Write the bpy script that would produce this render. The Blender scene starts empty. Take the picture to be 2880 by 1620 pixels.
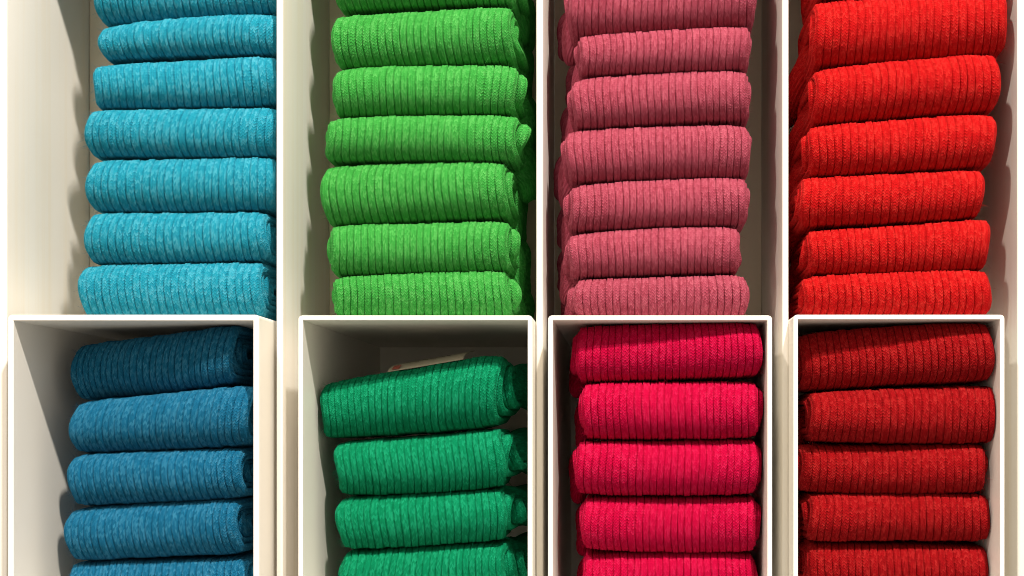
import bpy, math, random
import numpy as np
from mathutils import Vector

S = bpy.context.scene
COL = S.collection
# ------------------------------------------------------------------ camera
PX = 0.0002            # metres per photo pixel (2880 wide) on the plane of the lower box fronts
D = 0.75               # camera to that plane
VU, VV = 1770.0, 1220.0  # vanishing point of the depth direction (the photo is keystone corrected)
cd = bpy.data.cameras.new('camera'); cam = bpy.data.objects.new('camera', cd); COL.objects.link(cam)
cam.location = (0, -D, 0); cam.rotation_euler = (math.radians(90), 0, 0)
cd.sensor_width = 36; cd.lens = D / PX / 2880 * 36
cd.shift_x = -(VU - 1440) / 2880; cd.shift_y = (VV - 810) / 2880
cd.clip_start = 0.05; cd.clip_end = 50
S.camera = cam
# ------------------------------------------------------------------ world (dim warm shop room) and the shop spotlight
w = bpy.data.worlds.new('World'); S.world = w; w.use_nodes = True
bg = w.node_tree.nodes['Background']
bg.inputs[0].default_value = (1.0, 0.875, 0.72, 1)
# the room: pale ceiling above, dimmer floor below
_tc = w.node_tree.nodes.new('ShaderNodeTexCoord'); _sp = w.node_tree.nodes.new('ShaderNodeSeparateXYZ'); _mr = w.node_tree.nodes.new('ShaderNodeMapRange')
_mr.inputs[1].default_value = -0.6; _mr.inputs[2].default_value = 0.6; _mr.inputs[3].default_value = 0.46; _mr.inputs[4].default_value = 0.78
w.node_tree.links.new(_tc.outputs['Generated'], _sp.inputs[0]); w.node_tree.links.new(_sp.outputs[2], _mr.inputs[0]); w.node_tree.links.new(_mr.outputs[0], bg.inputs[1])
def spot(name, loc, target, power, radius, color, size=70):
    l = bpy.data.lights.new(name, 'SPOT'); o = bpy.data.objects.new(name, l); COL.objects.link(o)
    l.energy = power; l.shadow_soft_size = radius; l.color = color
    l.spot_size = math.radians(size); l.spot_blend = 0.6
    o.location = loc
    o.rotation_euler = (Vector(target) - Vector(loc)).to_track_quat('-Z', 'Y').to_euler()
    return o
spot('shop_spotlight', (0.46, -1.28, 1.80), (-0.03, 0.0, 0.04), 268.0, 0.036, (1.0, 0.92, 0.81), 50)
spot('side_spotlight', (-0.50, -1.05, 1.32), (0.05, 0.0, 0.04), 62.0, 0.03, (1.0, 0.90, 0.79), 60)
S.view_settings.view_transform = 'Standard'; S.view_settings.look = 'None'
S.view_settings.exposure = 0.16; S.view_settings.gamma = 1.0
S.cycles.filter_width = 1.0
S.cycles.max_bounces = 8; S.cycles.diffuse_bounces = 5

def at(u, v, y):        # photo pixel (2880 wide) at depth y -> world
    k = PX * (D + y) / D
    return Vector(((u - VU) * k, y, -(v - VV) * k))
# ------------------------------------------------------------------ helpers
def tag(o, label=None, cat=None, group=None, kind=None):
    if label: o['label'] = label
    if cat: o['category'] = cat
    if group: o['group'] = group
    if kind: o['kind'] = kind
    return o
def empty(name, loc):
    o = bpy.data.objects.new(name, None); COL.objects.link(o); o.location = loc
    o.empty_display_size = 0.01
    return o
def build(name, V, F, mat, parent=None, uv=None, smooth=True):
    """V (n,3) world coordinates, F (m,4) or (m,3) ints, uv per vertex"""
    V = np.asarray(V, dtype=np.float64); F = np.asarray(F, dtype=np.int32)
    if parent is not None: V = V - np.array(parent_world(parent))
    me = bpy.data.meshes.new(name)
    n = F.shape[1]
    me.vertices.add(len(V)); me.vertices.foreach_set('co', V.astype(np.float32).ravel())
    me.loops.add(F.size); me.loops.foreach_set('vertex_index', F.ravel())
    me.polygons.add(len(F)); me.polygons.foreach_set('loop_start', np.arange(len(F), dtype=np.int32) * n)
    try: me.polygons.foreach_set('loop_total', np.full(len(F), n, dtype=np.int32))
    except Exception: pass
    me.polygons.foreach_set('use_smooth', np.full(len(F), smooth, dtype=bool))
    if uv is not None:
        l = me.uv_layers.new(name='UVMap')
        l.data.foreach_set('uv', np.asarray(uv, dtype=np.float32)[F.ravel()].ravel())
    me.update(calc_edges=True); me.validate()
    me.materials.append(mat)
    o = bpy.data.objects.new(name, me); COL.objects.link(o)
    if parent is not None: o.parent = parent
    return o
def parent_world(p):
    v = Vector((0, 0, 0))
    while p is not None: v += p.location; p = p.parent
    return v
def rbox(name, lo, hi, mat, parent=None, r=0.0012, seg=3):
    """box with rounded edges between two world corners"""
    import bmesh
    bm = bmesh.new(); bmesh.ops.create_cube(bm, size=1.0)
    lo = Vector(lo); hi = Vector(hi); c = (lo + hi) / 2; d = hi - lo
    off = parent_world(parent) if parent is not None else Vector((0, 0, 0))
    for v in bm.verts: v.co = Vector((v.co.x * d.x, v.co.y * d.y, v.co.z * d.z)) + c - off
    bmesh.ops.bevel(bm, geom=bm.edges[:], offset=min(r, min(d) * 0.45), segments=seg, profile=0.5, affect='EDGES')
    for f in bm.faces: f.smooth = True
    me = bpy.data.meshes.new(name); bm.to_mesh(me); bm.free()
    me.materials.append(mat)
    o = bpy.data.objects.new(name, me); COL.objects.link(o)
    if parent is not None: o.parent = parent
    return o
# ------------------------------------------------------------------ materials
def mat_new(name):
    m = bpy.data.materials.new(name); m.use_nodes = True
    nt = m.node_tree
    return m, nt, nt.nodes['Principled BSDF']
def white_board(name, c, rough=0.42, grain=0.0):
    m, nt, b = mat_new(name); N = nt.nodes.new; L = nt.links.new
    tc = N('ShaderNodeTexCoord')
    n1 = N('ShaderNodeTexNoise'); n1.inputs['Scale'].default_value = 9; n1.inputs['Detail'].default_value = 5
    n2 = N('ShaderNodeTexNoise'); n2.inputs['Scale'].default_value = 700; n2.inputs['Detail'].default_value = 2
    L(tc.outputs['Object'], n1.inputs['Vector']); L(tc.outputs['Object'], n2.inputs['Vector'])
    r = N('ShaderNodeMapRange'); r.inputs[1].default_value = 0.35; r.inputs[2].default_value = 0.7
    r.inputs[3].default_value = 0.0; r.inputs[4].default_value = 1.0; L(n1.outputs[0], r.inputs[0])
    mx = N('ShaderNodeMix'); mx.data_type = 'RGBA'
    mx.inputs[6].default_value = (*c, 1); mx.inputs[7].default_value = (c[0] * .955, c[1] * .94, c[2] * .91, 1)
    L(r.outputs[0], mx.inputs[0])
    mpg = N('ShaderNodeMapping'); mpg.inputs['Scale'].default_value = (260, 130, 3.0); L(tc.outputs['Object'], mpg.inputs[0])
    ng = N('ShaderNodeTexNoise'); ng.inputs['Scale'].default_value = 1.0; ng.inputs['Detail'].default_value = 4; L(mpg.outputs[0], ng.inputs['Vector'])
    rg = N('ShaderNodeMapRange'); rg.inputs[1].default_value = 0.45; rg.inputs[2].default_value = 0.75; rg.inputs[3].default_value = 0; rg.inputs[4].default_value = grain
    L(ng.outputs[0], rg.inputs[0])
    mg = N('ShaderNodeMix'); mg.data_type = 'RGBA'; mg.inputs[7].default_value = (c[0] * .93, c[1] * .84, c[2] * .68, 1)
    L(rg.outputs[0], mg.inputs[0]); L(mx.outputs[2], mg.inputs[6]); L(mg.outputs[2], b.inputs['Base Color'])
    # tiny dark specks here and there (scuffs and dust)
    b.inputs['Roughness'].default_value = rough
    rr = N('ShaderNodeMapRange'); rr.inputs[3].default_value = rough - .08; rr.inputs[4].default_value = rough + .14
    L(n1.outputs[0], rr.inputs[0]); L(rr.outputs[0], b.inputs['Roughness'])
    bp = N('ShaderNodeBump'); bp.inputs['Strength'].default_value = 0.10; bp.inputs['Distance'].default_value = 0.0004
    L(n2.outputs[0], bp.inputs['Height']); L(bp.outputs[0], b.inputs['Normal'])
    return m
M_BOARD = white_board('white_lacquered_board', (0.87, 0.85, 0.805), 0.42, 0.45)
M_BOX = white_board('white_box_plastic', (0.90, 0.875, 0.82), 0.36)
M_BACK = white_board('cream_back_board', (0.74, 0.67, 0.53), 0.55)

def knit(name, base, light, dark, heather=0.3, sheen=0.25):
    """ribbed stocking-stitch knit: uv.x counts ribs (two wales each), uv.y counts stitches"""
    m, nt, b = mat_new(name); N = nt.nodes.new; L = nt.links.new
    def math_(op, a, bb=None, c=None):
        n = N('ShaderNodeMath'); n.operation = op
        for i, x in enumerate((a, bb, c)):
            if x is None: continue
            if isinstance(x, (int, float)): n.inputs[i].default_value = x
            else: L(x, n.inputs[i])
        return n.outputs[0]
    uv = N('ShaderNodeUVMap'); uv.uv_map = 'UVMap'
    sp = N('ShaderNodeSeparateXYZ'); L(uv.outputs[0], sp.inputs[0])
    # a little yarn wobble so that no two stitches are alike
    nz = N('ShaderNodeTexNoise'); nz.inputs['Scale'].default_value = 1.3; nz.inputs['Detail'].default_value = 2
    L(uv.outputs[0], nz.inputs['Vector'])
    wob = math_('MULTIPLY', math_('SUBTRACT', nz.outputs[0], 0.5), 0.55)
    uw = math_('MULTIPLY', sp.outputs[0], 2.0)
    au = math_('ABSOLUTE', math_('SUBTRACT', math_('FRACT', uw), 0.5))
    ph = math_('ADD', math_('ADD', sp.outputs[1], wob), math_('MULTIPLY', au, 1.5))
    s = math_('SINE', math_('MULTIPLY', math_('FRACT', ph), math.pi))
    s = math_('POWER', math_('MAXIMUM', s, 0.0), 0.7)
    leg = math_('DIVIDE', math_('SUBTRACT', au, 0.26), 0.27)
    leg = math_('MAXIMUM', math_('SUBTRACT', 1.0, math_('MULTIPLY', leg, leg)), 0.0)
    leg = math_('POWER', leg, 0.6)
    h = math_('MULTIPLY', s, leg)
    # fine fibres
    fz = N('ShaderNodeTexNoise'); fz.inputs['Scale'].default_value = 9; fz.inputs['Detail'].default_value = 3
    mp = N('ShaderNodeMapping'); mp.inputs['Scale'].default_value = (2.5, 1, 1)
    L(uv.outputs[0], mp.inputs[0]); L(mp.outputs[0], fz.inputs['Vector'])
    hh = math_('ADD', h, math_('MULTIPLY', fz.outputs[0], 0.35))
    # heathered yarn: each stitch its own tone
    cb = N('ShaderNodeCombineXYZ'); L(math_('FLOOR', math_('MULTIPLY', uw, 2.0)), cb.inputs[0]); L(math_('FLOOR', ph), cb.inputs[1])
    wn = N('ShaderNodeTexWhiteNoise'); wn.noise_dimensions = '3D'; L(cb.outputs[0], wn.inputs[0])
    oi = N('ShaderNodeObjectInfo'); L(math_('MULTIPLY', oi.outputs['Random'], 50.0), cb.inputs[2])
    big = N('ShaderNodeTexNoise'); big.inputs['Scale'].default_value = 0.35; big.inputs['Detail'].default_value = 3
    bm = N('ShaderNodeMapping'); bm.inputs['Scale'].default_value = (1, 0.35, 1); L(uv.outputs[0], bm.inputs[0]); L(bm.outputs[0], big.inputs[0])
    t = math_('ADD', math_('MULTIPLY', wn.outputs[0], 0.72), math_('MULTIPLY', big.outputs[0], 0.45))
    rl = N('ShaderNodeMapRange'); rl.inputs[1].default_value = 0.55; rl.inputs[2].default_value = 1.0
    rl.inputs[3].default_value = 0; rl.inputs[4].default_value = heather; L(t, rl.inputs[0])
    rd = N('ShaderNodeMapRange'); rd.inputs[1].default_value = 0.45; rd.inputs[2].default_value = 0.15
    rd.inputs[3].default_value = 0; rd.inputs[4].default_value = min(1, heather * 1.2); L(t, rd.inputs[0])
    m1 = N('ShaderNodeMix'); m1.data_type = 'RGBA'; m1.inputs[6].default_value = (*base, 1); m1.inputs[7].default_value = (*light, 1)
    L(rl.outputs[0], m1.inputs[0])
    m2 = N('ShaderNodeMix'); m2.data_type = 'RGBA'; m2.inputs[7].default_value = (*dark, 1)
    L(m1.outputs[2], m2.inputs[6]); L(rd.outputs[0], m2.inputs[0])
    L(m2.outputs[2], b.inputs['Base Color'])
    b.inputs['Roughness'].default_value = 0.92
    b.inputs['Specular IOR Level'].default_value = 0.06
    b.inputs['Sheen Weight'].default_value = sheen; b.inputs['Sheen Roughness'].default_value = 0.55
    b.inputs['Sheen Tint'].default_value = (*[min(1, x * 1.5 + .05) for x in light], 1)
    bp = N('ShaderNodeBump'); bp.inputs['Strength'].default_value = 0.7; bp.inputs['Distance'].default_value = 0.0006
    L(hh, bp.inputs['Height']); L(bp.outputs[0], b.inputs['Normal'])
    return m
YARN = {
 'turquoise': knit('turquoise_knit', (0.011, 0.232, 0.335), (0.11, 0.43, 0.56), (0.005, 0.145, 0.24), 0.46, .08),
 'green':     knit('green_knit', (0.036, 0.275, 0.044), (0.14, 0.47, 0.13), (0.016, 0.18, 0.022), 0.40, .08),
 'rose':      knit('rose_knit', (0.310, 0.050, 0.083), (0.52, 0.13, 0.18), (0.20, 0.018, 0.032), 0.42, .10),
 'red':       knit('red_knit', (0.40, 0.005, 0.006), (0.62, 0.040, 0.030), (0.27, 0.003, 0.003), 0.42, .04),
 'blue':      knit('blue_knit', (0.006, 0.108, 0.215), (0.06, 0.25, 0.39), (0.003, 0.065, 0.13), 0.48, .08),
 'emerald':   knit('emerald_knit', (0.001, 0.180, 0.078), (0.02, 0.40, 0.21), (0.001, 0.12, 0.05), 0.42, .05),
 'crimson':   knit('crimson_knit', (0.43, 0.001, 0.038), (0.62, 0.024, 0.10), (0.29, 0.001, 0.021), 0.42, .04),
 'dark_red':  knit('dark_red_knit', (0.25, 0.003, 0.005), (0.42, 0.026, 0.024), (0.14, 0.002, 0.003), 0.45, .05),
}
# ------------------------------------------------------------------ shelving unit
YD = 0.0225            # divider fronts sit this far behind the lower box fronts
YB = 0.14              # back board of the upper compartments
YLB = 0.262            # back board behind the lower boxes
def X(u, y): return at(u, 0, y).x
def Z(v, y): return at(0, v, y).z
ZTOP = Z(-545, YD); ZBOT = Z(1960, YD)
unit = empty('shelving_unit', (0, YD, ZBOT))
tag(unit, 'white shelving unit with upright dividers behind the eight stacks of rolled socks', 'shelf unit')
edges = [(-22, 19), (777, 796), (1508, 1527), (2200, 2218), (2861, 2900)]
for i, (a, b) in enumerate(edges):
    rbox('divider', (X(a, YD), YD, ZBOT), (X(b, YD), YLB, ZTOP), M_BOARD, unit, 0.0009)
ZSH = Z(886, 0)        # top of the lower boxes
for i in range(4):
    x0 = X(edges[i][1], YD) + .0003; x1 = X(edges[i + 1][0], YD) - .0003
    rbox('back_board', (x0, YB, ZSH + .001), (x1, YB + .006, ZTOP - .001), M_BACK, unit, 0.0004)
    rbox('rear_panel', (x0, YLB - .006, ZBOT + .001), (x1, YLB, ZSH - .001), M_BACK, unit, 0.0004)
    rbox('top_board', (x0, YD + .001, ZTOP - .016), (x1, YB - .001, ZTOP - .0005), M_BOARD, unit, 0.0006)
# ------------------------------------------------------------------ lower boxes
def storage_box(u0, u1, vt, th, label, depth=0.235):
    x0, x1 = X(u0, 0), X(u1, 0); zt = Z(vt, 0); zb = Z(1800, 0); t = th * PX
    root = empty('storage_box', ((x0 + x1) / 2, 0, zb))
    tag(root, label, 'box', 'white boxes in the lower row')
    # outer sleeve (top, sides, bottom) as one bent board with rounded outer corners
    r = 0.0024; n = 7
    def loop(a0, a1, c0, c1, rr):
        pts = []
        for cx, cz, s in ((a1 - rr, c1 - rr, 0), (a0 + rr, c1 - rr, 90), (a0 + rr, c0 + rr, 180), (a1 - rr, c0 + rr, 270)):
            for k in range(n):
                an = math.radians(s + 90 * k / (n - 1)); pts.append((cx + rr * math.cos(an), cz + rr * math.sin(an)))
        return pts
    def shell(name, sides):
        import bmesh
        bm = bmesh.new()
        e = 0.0007
        prof = [(0.0, e), (e * .3, e * .3), (e, 0.0)]   # (inset, depth) rounding of the front lip, outer side
        rings = []
        o_ = lambda ins, y: [bm.verts.new((px, y, pz)) for px, pz in loop(x0 + ins, x1 - ins, zb + ins, zt - ins, max(r - ins, .0003))]
        rings.append(o_(0, depth)); rings.append(o_(0, e)); rings.append(o_(e * .3, e * .3)); rings.append(o_(e, 0))
        rings.append(o_(t - e * .7, 0)); rings.append(o_(t - e * .2, e * .2)); rings.append(o_(t, e * .7)); rings.append(o_(t, depth))
        m = len(rings[0])
        for a, b in zip(rings, rings[1:] + rings[:1]):
            for k in range(m):
                bm.faces.new((a[k], a[(k + 1) % m], b[(k + 1) % m], b[k]))
        off = root.location
        for v in bm.verts: v.co -= off
        bmesh.ops.recalc_face_normals(bm, faces=bm.faces[:])
        for f in bm.faces: f.smooth = True
        me = bpy.data.meshes.new(name); bm.to_mesh(me); bm.free(); me.materials.append(M_BOX)
        ob = bpy.data.objects.new(name, me); COL.objects.link(ob); ob.parent = root
        md = ob.modifiers.new('n', 'WEIGHTED_NORMAL'); md.keep_sharp = True
        return ob
    shell('sleeve', None)
    rbox('back_panel', (x0 + t + .0002, depth - .005, zb + t + .0002), (x1 - t - .0002, depth - .0005, zt - t - .0002), M_BOX, root, 0.0004)
    return root
storage_box(21, 729, 885, 17, 'white box holding the blue rolled socks')
storage_box(838, 1498, 887, 14, 'white box holding the emerald green rolled socks')
storage_box(1541, 2172, 887, 14, 'white box holding the crimson pink rolled socks')
storage_box(2231, 2826, 885, 13.5, 'white box holding the dark red rolled socks')
# ------------------------------------------------------------------ socks
RIB = 0.0041; STITCH = 0.0016
F6 = np.array([0.0, 0.032, 0.075, 0.19, 0.5, 0.81, 0.925, 0.968])
A6 = np.array([0.0, 0.34, 0.80, 0.98, 0.93, 0.98, 0.80, 0.34])   # relief across one rib: two wales with a shallow seam, deep grooves between ribs

def roll_path(phi, a0, b0, t, p=2.08):
    sh = np.where(phi < 1.5 * np.pi, 0.0, t * ((phi - 1.5 * np.pi) / (2 * np.pi) * 1.0 + 0.12 * np.clip((phi - 1.5 * np.pi) / np.pi, 0, 1)))
    a = a0 - sh * 2.3; b = np.maximum(b0 - sh, 0.0012)
    c, s = np.cos(phi), np.sin(phi)
    r = b * 0.92
    yy = r * np.sign(c) * np.abs(c) ** (2 / p) + (np.maximum(a - r, 0.0)) * np.sin(np.clip(c * 2.6, -1, 1) * np.pi / 2)
    return yy, b * np.sign(s) * np.abs(s) ** (2 / p)

def make_layer(name, root, mat, rng, phi, closed_geo, xl, xr, fx, relief, t, middle=True, uvoff=0.0, stitch=0.0, rib=RIB):
    """one wrap of the roll: a thick ribbed sheet following the spiral path; xl, xr are arrays per path sample"""
    a0, b0, place = closed_geo
    py, pz = roll_path(phi, a0, b0, t)
    ty, tz = np.gradient(py), np.gradient(pz)
    ln = np.hypot(ty, tz) + 1e-12; ny, nz = tz / ln, -ty / ln
    # outward = away from centre
    sg = np.sign((ny * py + nz * pz).sum()); ny, nz = ny * sg, nz * sg
    arc = np.concatenate([[0], np.cumsum(np.hypot(np.diff(py), np.diff(pz)))])
    np_ = len(phi)
    W = float(np.mean(xr - xl)); nr = max(3, int(round(W / rib)))
    # rib boundaries with jitter, in 0..1 across the width
    wd = 1 + rng.uniform(-.11, .11, nr); bd = np.concatenate([[0], np.cumsum(wd)]) / wd.sum()
    f = []; am = []; uu = []
    amp_r = relief * (1 + rng.uniform(-.25, .2, nr))
    for i in range(nr):
        if not middle and 3 <= i < nr - 3:
            continue
        for k in range(8):
            f.append(bd[i] + (bd[i + 1] - bd[i]) * F6[k]); am.append(amp_r[i] * A6[k]); uu.append(i + F6[k])
    f.append(1.0); am.append(0.0); uu.append(nr)
    f = np.array(f); am = np.array(am); uu = np.array(uu)
    # rounded selvedge: extra columns at both ends that curl in by half the thickness
    th = t * 0.90
    f0, f1 = f[0], f[-1]
    fo = np.concatenate([[f0, f0, f0], f, [f1, f1, f1]])
    ins = np.concatenate([[0.0, 0.0, 0.0], np.zeros(len(f)), [0, 0, 0]])
    drop = np.concatenate([[th, th * .55, th * .18], np.zeros(len(f)), [th * .18, th * .55, th]])
    push = np.concatenate([[0.0002, -th * .42, -th * .30], np.zeros(len(f)), [th * .30, th * .42, -0.0002]])
    am2 = np.concatenate([[0, 0, 0], am, [0, 0, 0]]); uo = np.concatenate([[uu[0] - .6, uu[0] - .5, uu[0] - .25], uu, [uu[-1] + .25, uu[-1] + .5, uu[-1] + .6]])
    xx = xl[:, None] + (xr - xl)[:, None] * fo[None, :] + push[None, :]
    # waviness of the wales
    wav = 0.00020 * np.sin(arc[:, None] / .012 + 2.1 * fo[None, :] * 9 + rng.uniform(0, 6))
    xx = xx + wav
    # stocking stitches as real relief: two wales of V-shaped loops per rib
    uw = uo * 2; au = np.abs(uw - np.floor(uw) - .5)
    woff = rng.uniform(0, 1, int(np.ceil(uo.max())) * 2 + 3)[np.clip(np.floor(uw + 1).astype(int), 0, None)] * .35
    vph = (arc / STITCH)[:, None] + uvoff + (woff + 1.5 * au)[None, :]
    sst = np.abs(np.sin(np.pi * vph)) ** 1.3
    leg = np.clip(1 - ((au - .26) / .30) ** 2, 0, 1)[None, :]
    inr = np.concatenate([[0, 0, 0], np.ones(len(am)), [0, 0, 0]])[None, :]
    nzst = rng.normal(0, .00006, (np_, len(uo)))
    d = am2[None, :] * np.ones((np_, 1)) - drop[None, :] + inr * np.minimum(1, am2 / relief * 1.6)[None, :] * (stitch * (sst * leg - .6) + nzst * (stitch > 0))
    Y = py[:, None] + ny[:, None] * d; Zc = pz[:, None] + nz[:, None] * d
    V1 = place(xx, Y, Zc)
    # inner skin (coarse)
    fi = np.array([f0, .12, .5, .88, f1])
    xi = xl[:, None] + (xr - xl)[:, None] * fi[None, :] + np.array([.0003, 0, 0, 0, -.0003])[None, :]
    Yi = py[:, None] - ny[:, None] * th * 1.02 + 0 * xi; Zi = pz[:, None] - nz[:, None] * th * 1.02 + 0 * xi
    V2 = place(xi, Yi, Zi)
    nx, n2 = xx.shape[1], xi.shape[1]
    V = np.concatenate([V1.reshape(-1, 3), V2.reshape(-1, 3)])
    uv1 = np.stack([np.broadcast_to(uo[None, :], (np_, nx)), np.broadcast_to((arc / STITCH)[:, None] + uvoff, (np_, nx))], -1).reshape(-1, 2)
    uv2 = np.stack([np.broadcast_to((fi * nr)[None, :], (np_, n2)), np.broadcast_to((arc / STITCH)[:, None], (np_, n2))], -1).reshape(-1, 2)
    def grid(r, c, base, flip):
        i, j = np.meshgrid(np.arange(r - 1), np.arange(c - 1), indexing='ij')
        a = base + i * c + j
        q = np.stack([a, a + 1, a + c + 1, a + c], -1).reshape(-1, 4)
        return q[:, ::-1] if flip else q
    B = np_ * nx
    F = [grid(np_, nx, 0, sg < 0), grid(np_, n2, B, sg > 0)]
    i = np.arange(np_ - 1)
    capl = np.stack([i * nx, (i + 1) * nx, B + (i + 1) * n2, B + i * n2], -1)
    capr = np.stack([i * nx + nx - 1, B + i * n2 + n2 - 1, B + (i + 1) * n2 + n2 - 1, (i + 1) * nx + nx - 1], -1)
    F += [capl, capr]
    return build(name, V, np.concatenate(F), mat, root, np.concatenate([uv1, uv2]))

def tail(name, root, mat, rng, pts, wid, thk, lim, ribs=9, relief=0.0008, up=(0, 0, 1)):
    """a flattened ribbed sleeve (foot or leg of the sock) swept along control points, with a rounded closed end"""
    P = np.array(pts, float); n = 22
    # Catmull-Rom through the points
    Q = np.vstack([2 * P[0] - P[1], P, 2 * P[-1] - P[-2]])
    out = []
    segs = len(P) - 1
    for k in range(n):
        s = k / (n - 1) * segs; i = min(int(s), segs - 1); u = s - i
        p0, p1, p2, p3 = Q[i:i + 4]
        out.append(.5 * ((2 * p1) + (-p0 + p2) * u + (2 * p0 - 5 * p1 + 4 * p2 - p3) * u * u + (-p0 + 3 * p1 - 3 * p2 + p3) * u ** 3))
    C = np.array(out); T = np.gradient(C, axis=0); T /= np.linalg.norm(T, axis=1)[:, None]
    U = np.array(up, float)[None, :] - T * (T @ np.array(up, float))[:, None]; U /= np.linalg.norm(U, axis=1)[:, None]
    Bn = np.cross(T, U)
    m = ribs * 2 * 4
    ang = np.arange(m) / m * 2 * np.pi
    rib = np.abs(np.sin(np.arange(m) / 4 * np.pi / 1.0)) if False else np.array([0.0, .8, 1.0, .8])[np.arange(m) % 4]
    s = np.linspace(0, 1, n)
    endf = np.sqrt(np.clip(1 - np.clip((s - .82) / .18, 0, 1) ** 2, 0.0004, 1))
    wv = wid * (1 + .10 * np.sin(s * 7 + rng.uniform(0, 6))) * endf; tv = thk * (1 + .15 * np.sin(s * 5 + rng.uniform(0, 6))) * endf
    cu = np.sign(np.cos(ang)) * np.abs(np.cos(ang)) ** .85; cb = np.sign(np.sin(ang)) * np.abs(np.sin(ang)) ** .85
    R = relief * rib
    V = C[:, None, :] + U[:, None, :] * (cu[None, :] * (wv[:, None] + R[None, :] * endf[:, None]))[..., None] + Bn[:, None, :] * (cb[None, :] * (tv[:, None] + R[None, :] * endf[:, None]))[..., None]
    V = V.reshape(-1, 3)
    V[:, 0] = np.clip(V[:, 0], lim[0], lim[1]); V[:, 2] = np.maximum(V[:, 2], lim[2])
    i, j = np.meshgrid(np.arange(n - 1), np.arange(m), indexing='ij'); j2 = (j + 1) % m
    F = np.stack([i * m + j, i * m + j2, (i + 1) * m + j2, (i + 1) * m + j], -1).reshape(-1, 4)
    L = np.concatenate([[0], np.cumsum(np.linalg.norm(np.diff(C, axis=0), axis=1))])
    uv = np.stack([np.broadcast_to((np.arange(m) / 4)[None, :], (n, m)), np.broadcast_to((L / STITCH)[:, None], (n, m))], -1).reshape(-1, 2)
    return build(name, V, F, mat, root, uv)

def fuzz(root, mat, rng, place_fn, count, L=0.0022):
    """stray fibres standing off the knit: thin two-segment ribbons, one mesh"""
    base, nrm = place_fn(count)
    dirn = nrm + rng.normal(0, .75, (count, 3)); dirn /= np.linalg.norm(dirn, axis=1)[:, None]
    ln = np.minimum(L * rng.gamma(2.0, .5, count), .0042)[:, None]
    side = np.cross(dirn, rng.normal(0, 1, (count, 3))); side /= np.linalg.norm(side, axis=1)[:, None]
    bend = rng.normal(0, .5, (count, 3)) * ln
    wd = 0.000042
    p0 = base; p1 = base + dirn * ln * .55 + bend * .2; p2 = base + dirn * ln + bend
    V = np.stack([p0 - side * wd, p0 + side * wd, p1 - side * wd, p1 + side * wd, p2], 1).reshape(-1, 3)
    b = np.arange(count) * 5
    F = np.concatenate([np.stack([b, b + 1, b + 3], -1), np.stack([b, b + 3, b + 2], -1), np.stack([b + 2, b + 3, b + 4], -1)])
    uv = np.repeat(rng.uniform(0, 30, (count, 2)), 5, axis=0)
    o = build('fuzz', V, F, mat, root, uv)
    o['kind'] = 'stuff'
    return o

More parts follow.
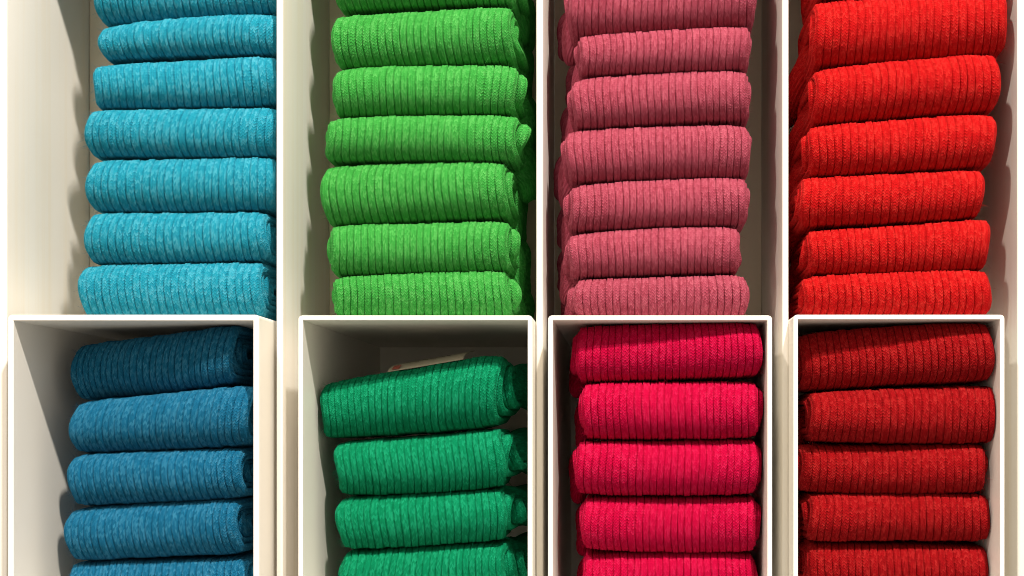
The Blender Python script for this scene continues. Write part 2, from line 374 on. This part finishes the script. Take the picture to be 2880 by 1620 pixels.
K = 2880 / 2576.0
PITCH = {'red': .0045, 'dark_red': .0044, 'rose': .0041, 'turquoise': .0043, 'green': .0043}
def inner(i): return (X(edges[i][1], YD) + .0006, X(edges[i + 1][0], YD) - .0006)
WALLS = {'turquoise': inner(0), 'green': inner(1), 'rose': inner(2), 'red': inner(3),
         'blue': (X(39, 0) + .0005, X(711, 0) - .0005), 'emerald': (X(853, 0) + .0005, X(1483, 0) - .0005),
         'crimson': (X(1556, 0) + .0005, X(2157, 0) - .0005), 'dark_red': (X(2246, 0) + .0005, X(2811, 0) - .0005)}
COUNT = [0]
def sock(yarn, geo, yf, yaw, label, group, left=0.0, right=0.0, jitter=0.0007, end_out=(0, 0), tails=(), lump=1.0, extra=None, hi=True, tele=0.0):
    """geo: crease heights at the left and right end above and below the roll and its left and right ends, in photo pixels of a 2576 wide view"""
    COUNT[0] += 1; rng = np.random.default_rng(100 + COUNT[0])
    tl, tr, bl, br, ul, ur = [g * K for g in geo]
    yc = yf + 0.009
    ycl = yc + yaw
    zl = (Z(tl, ycl) + Z(bl, ycl)) / 2; zr = (Z(tr, yc) + Z(br, yc)) / 2
    hl = (Z(tl, ycl) - Z(bl, ycl)) / 2; hr = (Z(tr, yc) - Z(br, yc)) / 2
    xl = X(ul, yf + .006 + yaw) + .0014; xr = X(ur, yf + .006) - .0014
    xm = (xl + xr) / 2; b0 = (hl + hr) / 2 - .0002; a0 = 0.040
    zc = (zl + zr) / 2
    root = empty('sock_roll', (xm, yf + a0, zc - b0))
    tag(root, label, 'sock', group)
    mat = YARN[yarn]
    t = 0.0036
    half = (xr - xl) / 2
    ph = rng.uniform(0, 6.28, 8); amp = lump * np.array([.0006, .0005, .0005, .0004])
    arcz = rng.uniform(-.0008, .0012)
    def place(xx, Yl, Zl):
        q = (xx - xm) / half
        hs = (hl + (hr - hl) * (q * .5 + .5)) / ((hl + hr) / 2)
        de = half - np.abs(xx - xm)
        pil = 1 - .10 * np.exp(-np.clip(de, 0, None) / .006)
        zz = Zl * hs * pil
        z = zz + zl + (zr - zl) * (q * .5 + .5) + arcz * (1 - q * q) * 1.0
        front = np.clip((a0 - Yl) / (2 * a0), 0, 1)           # 1 at the front, 0 at the back
        y = yf + a0 + Yl + yaw * (.5 - q * .5) + .0016 * front * np.exp(-np.clip(de, 0, None) / .006)
        l1 = amp[0] * np.sin(xx / .021 + ph[0]) * np.sin(Zl / .011 + ph[1]) + amp[1] * np.sin(xx / .038 + ph[2] + Zl / .02)
        y = y + l1 * front; z = z + amp[2] * np.sin(xx / .03 + ph[3]) * (.4 + .6 * front)
        x = np.clip(xx + SK * (Zl / b0) * .0012, WALLS[yarn][0], WALLS[yarn][1])
        return np.stack([x, y, z], -1)
    SK = rng.uniform(-.4, .4)
    # outer wrap: phi 0 (back) over the top, front at pi, underneath to the back again
    tf = np.linspace(.40, 1.50, 800) * np.pi; fy, fz = roll_path(tf, a0, b0 - .0006, t)
    fl = np.concatenate([[0], np.cumsum(np.hypot(np.diff(fy), np.diff(fz)))])
    nfr = int(fl[-1] / (STITCH / 4.0)) if hi else 24      # four samples per stitch along the visible front
    tfr = np.interp(np.linspace(0, fl[-1], nfr, endpoint=False), fl, tf)
    tt = np.concatenate([np.linspace(0.02, .40, 7, endpoint=False) * np.pi, tfr, np.linspace(1.50, 2.0, 8) * np.pi])
    el = jitter * np.sin(tt * 2.3 + ph[4]); er = jitter * np.sin(tt * 1.9 + ph[5])
    bo = b0 - .0006
    make_layer('outer_wrap', root, mat, rng, tt, (a0, bo, place), xl + el, xr + er, None, 0.0016, t, stitch=0.0006, rib=PITCH.get(yarn, RIB))
    # inner wraps
    turns = 2.0 + max(0.0, min(3.0, (b0 / t) - 0.9)) * 2
    p2 = np.linspace(2.0, min(turns + .2, 7.6), int(30 * (min(turns, 7.4) - 2.0) / 2) + 8) * np.pi
    ramp = np.clip((p2 / np.pi - 2.0) / .7, 0, 1)
    kick = np.sin(p2 * 1.3 + ph[6]) * jitter * 1.6
    kick = kick * np.exp(-np.clip(p2 / np.pi - 3.2, 0, None) * .8)
    fall = np.clip(1.35 - np.clip(p2 / np.pi - 3.4, 0, None) * .55, -.6, 1.0)
    xli = xl + ramp * fall * (-end_out[0] + left) + kick; xri = xr + ramp * fall * (end_out[1] * (1 + .35 * np.sin(p2 * 1.5 + ph[3])) - right) - kick + tele * np.clip(p2 / np.pi - 2.6, 0, 2.6) * (1 + .25 * np.sin(p2 * 1.0 + ph[1]))
    make_layer('inner_fold', root, mat, rng, p2, (a0, bo, place), xli, xri, None, 0.0009, t, middle=False, rib=PITCH.get(yarn, RIB))
    for kind, pts, wid, thk in tails:
        pw = []
        for (e, dx, dy, dz) in pts:
            bx, bz, by = (xl, zl, yf + yaw) if e == 'L' else (xr, zr, yf)
            pw.append((bx + dx, by + dy, bz + dz))
        tail(kind, root, mat, rng, pw, wid, thk, (*WALLS[yarn], ZSH + .0008 if yarn in ('green', 'rose', 'red') else -9))
    def place_fn(n):
        ang = rng.uniform(.45, 1.55, n) * np.pi
        py, pz = roll_path(ang, a0, bo, t)
        e = rng.uniform(0, 1, n); e = np.where(rng.uniform(0, 1, n) < .3, np.where(e < .5, e * .08, 1 - (1 - e) * .08), e)
        xx = xl + (xr - xl) * e
        base = place(xx, py, pz)
        out = place(xx, py * 1.03, pz * 1.06) - base
        out /= np.linalg.norm(out, axis=1)[:, None] + 1e-9
        out[:, 0] += np.where(e < .05, -.7, np.where(e > .95, .7, 0))
        return base, out
    if hi: fuzz(root, mat, rng, place_fn, 1300)
    if extra: extra(root, place, xl, xr, b0, rng)
    return root

ORD = ['topmost', 'second from the top', 'third from the top', 'fourth from the top', 'fifth from the top', 'sixth from the top', 'seventh from the top']

# ---- the stacks go on above the picture (their shade falls into it)
def above(yarn, g0, yf, yaw, word, up):
    tl, tr, bl, br, ul, ur = g0
    for k in range(3):
        g = (tl - 128 * (k + 1), tr - 128 * (k + 1), tl - 128 * k - 3, tr - 128 * k - 3, ul + 5, ur)
        sock(yarn, g, yf + .001 * (k + 1), yaw, '%s ribbed sock roll, %s above the picture edge' % (word, ['first', 'second', 'third'][k]), word + ' socks above the ones in view', hi=False)
above('turquoise', (-78, -92, 64, 35, 252, 700), .033, -.012, 'turquoise', '')
above('green', (-100, -112, 28, 16, 846, 1298), .016, .002, 'bright green', '')
above('rose', (-60, -68, 92, 66, 1440, 1895), .016, .002, 'dusty rose', '')
above('red', (0, -28, 168, 132, 2048, 2525), .014, .002, 'scarlet', '')
# ---- upper left compartment: turquoise
G = [(-78, -92, 64, 35, 246, 700), (72, 36, 157, 139, 253, 702), (166, 139, 278, 264, 238, 700), (280, 266, 398, 394, 220, 698),
     (400, 394, 532, 532, 222, 693), (534, 532, 664, 658, 220, 676), (666, 656, 800, 800, 203, 664)]
note = ['cut off by the top of the picture', 'with a steep slope up to the right', 'just above the roll level with its neighbours',
        'in the middle of the stack', 'showing the edge of a spiral end', 'with a spiral end beside the divider', 'resting on the white box of blue socks']
yfs = [.032, .031, .030, .029, .028, .027, .026]
for i, g in enumerate(G):
    sock('turquoise', g, yfs[i], -0.012, 'turquoise ribbed sock roll, %s in the upper left stack' % (ORD[i] if i < 6 else 'lowest'),
         'turquoise socks stacked in the upper left', jitter=.0009, right=.0005)
# ---- upper second compartment: green
G = [(-100, -112, 28, 16, 846, 1298), (36, 15, 172, 160, 838, 1290), (176, 162, 300, 288, 842, 1300), (302, 289, 412, 406, 822, 1303),
     (414, 406, 566, 552, 812, 1277), (568, 553, 697, 682, 832, 1282), (699, 680, 800, 800, 840, 1283)]
yfs = [.016, .015, .014, .013, .012, .011, .010]
for i, g in enumerate(G):
    d = (i * 37 % 7) / 7.0
    tl = [('foot', [('R', -.012, .034, .006), ('R', -.004, .042, .000), ('R', .000 + .002 * d, .052, -.011), ('R', .000 + .003 * d, .060, -.024 - .006 * d)], .012, .0050),
          ('toe', [('R', -.012, .068, .008), ('R', -.001, .074, .003), ('R', .001 + .003 * d, .080, -.010), ('R', .000, .086, -.020)], .010, .005)]
    sock('green', g, yfs[i], 0.002, 'bright green ribbed sock roll, %s' % (ORD[i] + ' in its stack' if i < 6 else 'lowest, resting on the box of emerald socks'),
         'bright green socks stacked in the upper row', end_out=(0.0008 if i != 5 else .002, .0032 + .0012 * d), jitter=.0009, tails=tl)
# ---- upper third compartment: rose
G = [(-60, -68, 92, 66, 1430, 1900), (94, 66, 196, 176, 1456, 1886), (198, 178, 326, 308, 1440, 1884), (330, 312, 464, 446, 1424, 1886),
     (467, 447, 585, 570, 1432, 1880), (588, 572, 702, 692, 1430, 1860), (704, 692, 800, 800, 1444, 1880)]
yfs = [.016, .015, .014, .013, .012, .011, .010]
for i, g in enumerate(G):
    d = (i * 29 % 7) / 7.0
    tl = [('foot', [('L', .012, .030, .004), ('L', .003, .034, -.001), ('L', -.001 - .002 * d, .040, -.012), ('L', -.002 - .003 * d, .048, -.024)], .009, .0045),
          ('toe', [('L', .014, .060, .006), ('L', .000, .064, .006), ('L', -.006, .070, -.002), ('L', -.005, .076, -.014)], .009, .0045)]
    sock('rose', g, yfs[i], 0.002, 'dusty rose ribbed sock roll, %s' % (ORD[i] + ' in its stack' if i < 6 else 'lowest, resting on the box of crimson socks'),
         'dusty rose socks stacked in the upper row', end_out=(.0018 + .0018 * d, .0008), tails=tl)
# ---- upper right compartment: red
G = [(0, -28, 168, 132, 2046, 2534), (172, 134, 314, 282, 2046, 2512), (316, 284, 446, 420, 2032, 2503), (449, 422, 575, 546, 2010, 2473),
     (578, 548, 692, 680, 2030, 2488), (695, 680, 800, 800, 2018, 2490)]
yfs = [.014, .013, .012, .011, .010, .009]
for i, g in enumerate(G):
    d = (i * 31 % 7) / 7.0
    tl = [('cuff', [('L', .014, .046, .003), ('L', .006, .052, .001), ('L', .000, .064, -.009), ('L', -.004, .080, -.020), ('L', -.006, .100, -.032)], .009, .0045),
          ('foot', [('L', .010, .040, -.004), ('L', .002, .056, -.008), ('L', -.003, .078, -.018), ('L', -.005, .100, -.030)], .010, .005)]
    sock('red', g, yfs[i], 0.002, 'scarlet red ribbed sock roll, %s' % (ORD[i] + ' in the upper right stack' if i < 5 else 'lowest, resting on the box of dark red socks'),
         'scarlet socks stacked in the upper right', end_out=(.0005 + .0026 * d, .0), tails=tl)
# ---- lower left box: blue
G = [(866, 813, 1008, 965, 186, 594), (1010, 967, 1142, 1121, 183, 634), (1145, 1122, 1276, 1250, 176, 616), (1279, 1253, 1412, 1396, 169, 606),
     (1415, 1400, 1545, 1535, 172, 630)]
yv = [(.016, .027), (.010, .016), (.013, .010), (.015, .009), (.018, .008)]
for i, g in enumerate(G):
    sock('blue', g, yv[i][0], yv[i][1], 'blue heathered ribbed sock roll, %s in the lower left box' % (ORD[i] if i else 'topmost and tilted'),
         'blue socks stacked in the lower left box', jitter=.0011, right=.001)
# ---- lower second box: emerald
def paper_band(root, place, xl, xr, b0, rng):
    m, nt, b = mat_new('cream_paper_band'); b.inputs['Base Color'].default_value = (.36, .33, .25, 1); b.inputs['Roughness'].default_value = .6
    nz = nt.nodes.new('ShaderNodeTexNoise'); nz.inputs['Scale'].default_value = 900
    bp = nt.nodes.new('ShaderNodeBump'); bp.inputs['Strength'].default_value = .15; bp.inputs['Distance'].default_value = .0003
    nt.links.new(nz.outputs[0], bp.inputs['Height']); nt.links.new(bp.outputs[0], b.inputs['Normal'])
    mr, _, br_ = mat_new('red_print'); br_.inputs['Base Color'].default_value = (.30, .06, .04, 1); br_.inputs['Roughness'].default_value = .6
    mk, _, bk = mat_new('dark_print'); bk.inputs['Base Color'].default_value = (.03, .03, .03, 1); bk.inputs['Roughness'].default_value = .6
    a0 = .040
    def patch(name, f0, f1, p0, p1, lift, mat, parent, nx=14, nyy=14, edge=None, thick=.0003):
        f = np.linspace(f0, f1, nx); ph = np.linspace(p0, p1, nyy) * np.pi
        py, pz = roll_path(ph, a0 + lift, b0 + lift, .0036)
        xx = xl + (xr - xl) * f
        top = place(np.broadcast_to(xx[None, :], (nyy, nx)), np.broadcast_to(py[:, None], (nyy, nx)), np.broadcast_to(pz[:, None], (nyy, nx)))
        top[..., 2] += (.0078 * np.clip((.62 - ph / np.pi) / .22, 0, 1) ** 1.0)[:, None]
        bot = top - np.array([0, 0, thick])
        V = np.concatenate([top.reshape(-1, 3), bot.reshape(-1, 3)])
        i, j = np.meshgrid(np.arange(nyy - 1), np.arange(nx - 1), indexing='ij'); a = i * nx + j
        q = np.stack([a, a + 1, a + nx + 1, a + nx], -1).reshape(-1, 4); B = nx * nyy
        bd = [(0 * nx + k, 0 * nx + k + 1) for k in range(nx - 1)] + [(k * nx + nx - 1, (k + 1) * nx + nx - 1) for k in range(nyy - 1)] + \
             [((nyy - 1) * nx + k + 1, (nyy - 1) * nx + k) for k in range(nx - 1)][::-1] + [((k + 1) * nx, k * nx) for k in range(nyy - 1)]
        sd = np.array([(a_, a_ + B, b_ + B, b_) for a_, b_ in bd])
        return build(name, V, np.concatenate([q, q[:, ::-1] + B, sd]), mat, parent, None)
    pb = patch('paper_band', .36, .80, .40, .62, .0016, m, root)
    patch('red_print', .385, .43, .565, .615, .0022, mr, pb, 4, 6, thick=.00005)
    for k in range(13):
        f = .50 + k * .0165 + rng.uniform(-.002, .002)
        patch('dark_print', f, f + .009, .535 + .010 * math.sin(k * 2.1), .543 + .010 * math.sin(k * 2.1) + rng.uniform(0, .008), .0022, mk, pb, 2, 3, thick=.00005)
G = [(962, 884, 1106, 1072, 808, 1256), (1110, 1075, 1248, 1226, 846, 1268), (1250, 1230, 1382, 1362, 850, 1272), (1386, 1366, 1520, 1500, 856, 1276)]
yv = [(.014, .012), (.016, .012), (.019, .009), (.022, .008)]
for i, g in enumerate(G):
    tl = [('cuff', [('R', -.010, .034, .004), ('R', .004, .044, .003), ('R', .013, .062, .000), ('R', .024, .090, -.006)], .011, .0055),
          ('foot', [('R', -.008, .046, -.004), ('R', .006, .060, .005), ('R', .015, .082, .006), ('R', .026, .108, .000)], .010, .006)]
    sock('emerald', g, yv[i][0], yv[i][1], 'emerald green ribbed sock roll, %s' % (['topmost in its box, under a cream paper band', 'second from the top in its box', 'third from the top in its box', 'lowest seen in its box'][i]),
         'emerald socks stacked in a lower box', end_out=(0, .0024), jitter=.0014, tele=.0034, tails=tl, extra=paper_band if i == 0 else None)
# ---- lower third box: crimson
G = [(818, 812, 962, 948, 1450, 1914), (964, 956, 1108, 1100, 1464, 1908), (1110, 1104, 1244, 1246, 1448, 1906), (1250, 1246, 1386, 1390, 1464, 1902),
     (1390, 1392, 1525, 1530, 1466, 1900)]
yv = [(.004, .009), (.006, .006), (.010, .004), (.015, .002), (.020, .001)]
for i, g in enumerate(G):
    tl = [('foot', [('L', .012, .050, .004), ('L', .002, .054, .001), ('L', -.002, .060, -.010), ('L', .000, .068, -.022)], .009, .0045)]
    sock('crimson', g, yv[i][0], yv[i][1], 'crimson pink ribbed sock roll, %s in its box' % (ORD[i] if i else 'topmost, touching the box roof,'),
         'crimson socks stacked in a lower box', end_out=(.0035 if i == 0 else .001, .0030 if i else .0008), tails=tl)
# ---- lower right box: dark red
G = [(836, 812, 984, 962, 2012, 2496), (988, 966, 1114, 1114, 2036, 2510), (1116, 1116, 1238, 1242, 2012, 2478), (1240, 1244, 1362, 1366, 2032, 2490),
     (1364, 1370, 1490, 1500, 2030, 2486)]
yv = [(.003, .015), (.006, .006), (.011, .009), (.014, .004), (.018, .004)]
for i, g in enumerate(G):
    tl = [('foot', [('L', .012, .034, .004), ('L', .002, .040, .000), ('L', -.003, .052, -.010), ('L', -.005, .064, -.020)], .009, .0045)]
    sock('dark_red', g, yv[i][0], yv[i][1], 'dark red ribbed sock roll, %s in the lower right box' % (ORD[i] if i else 'topmost with a diagonal shadow'),
         'dark red socks stacked in the lower right box', end_out=(.002, .0012), tails=tl)
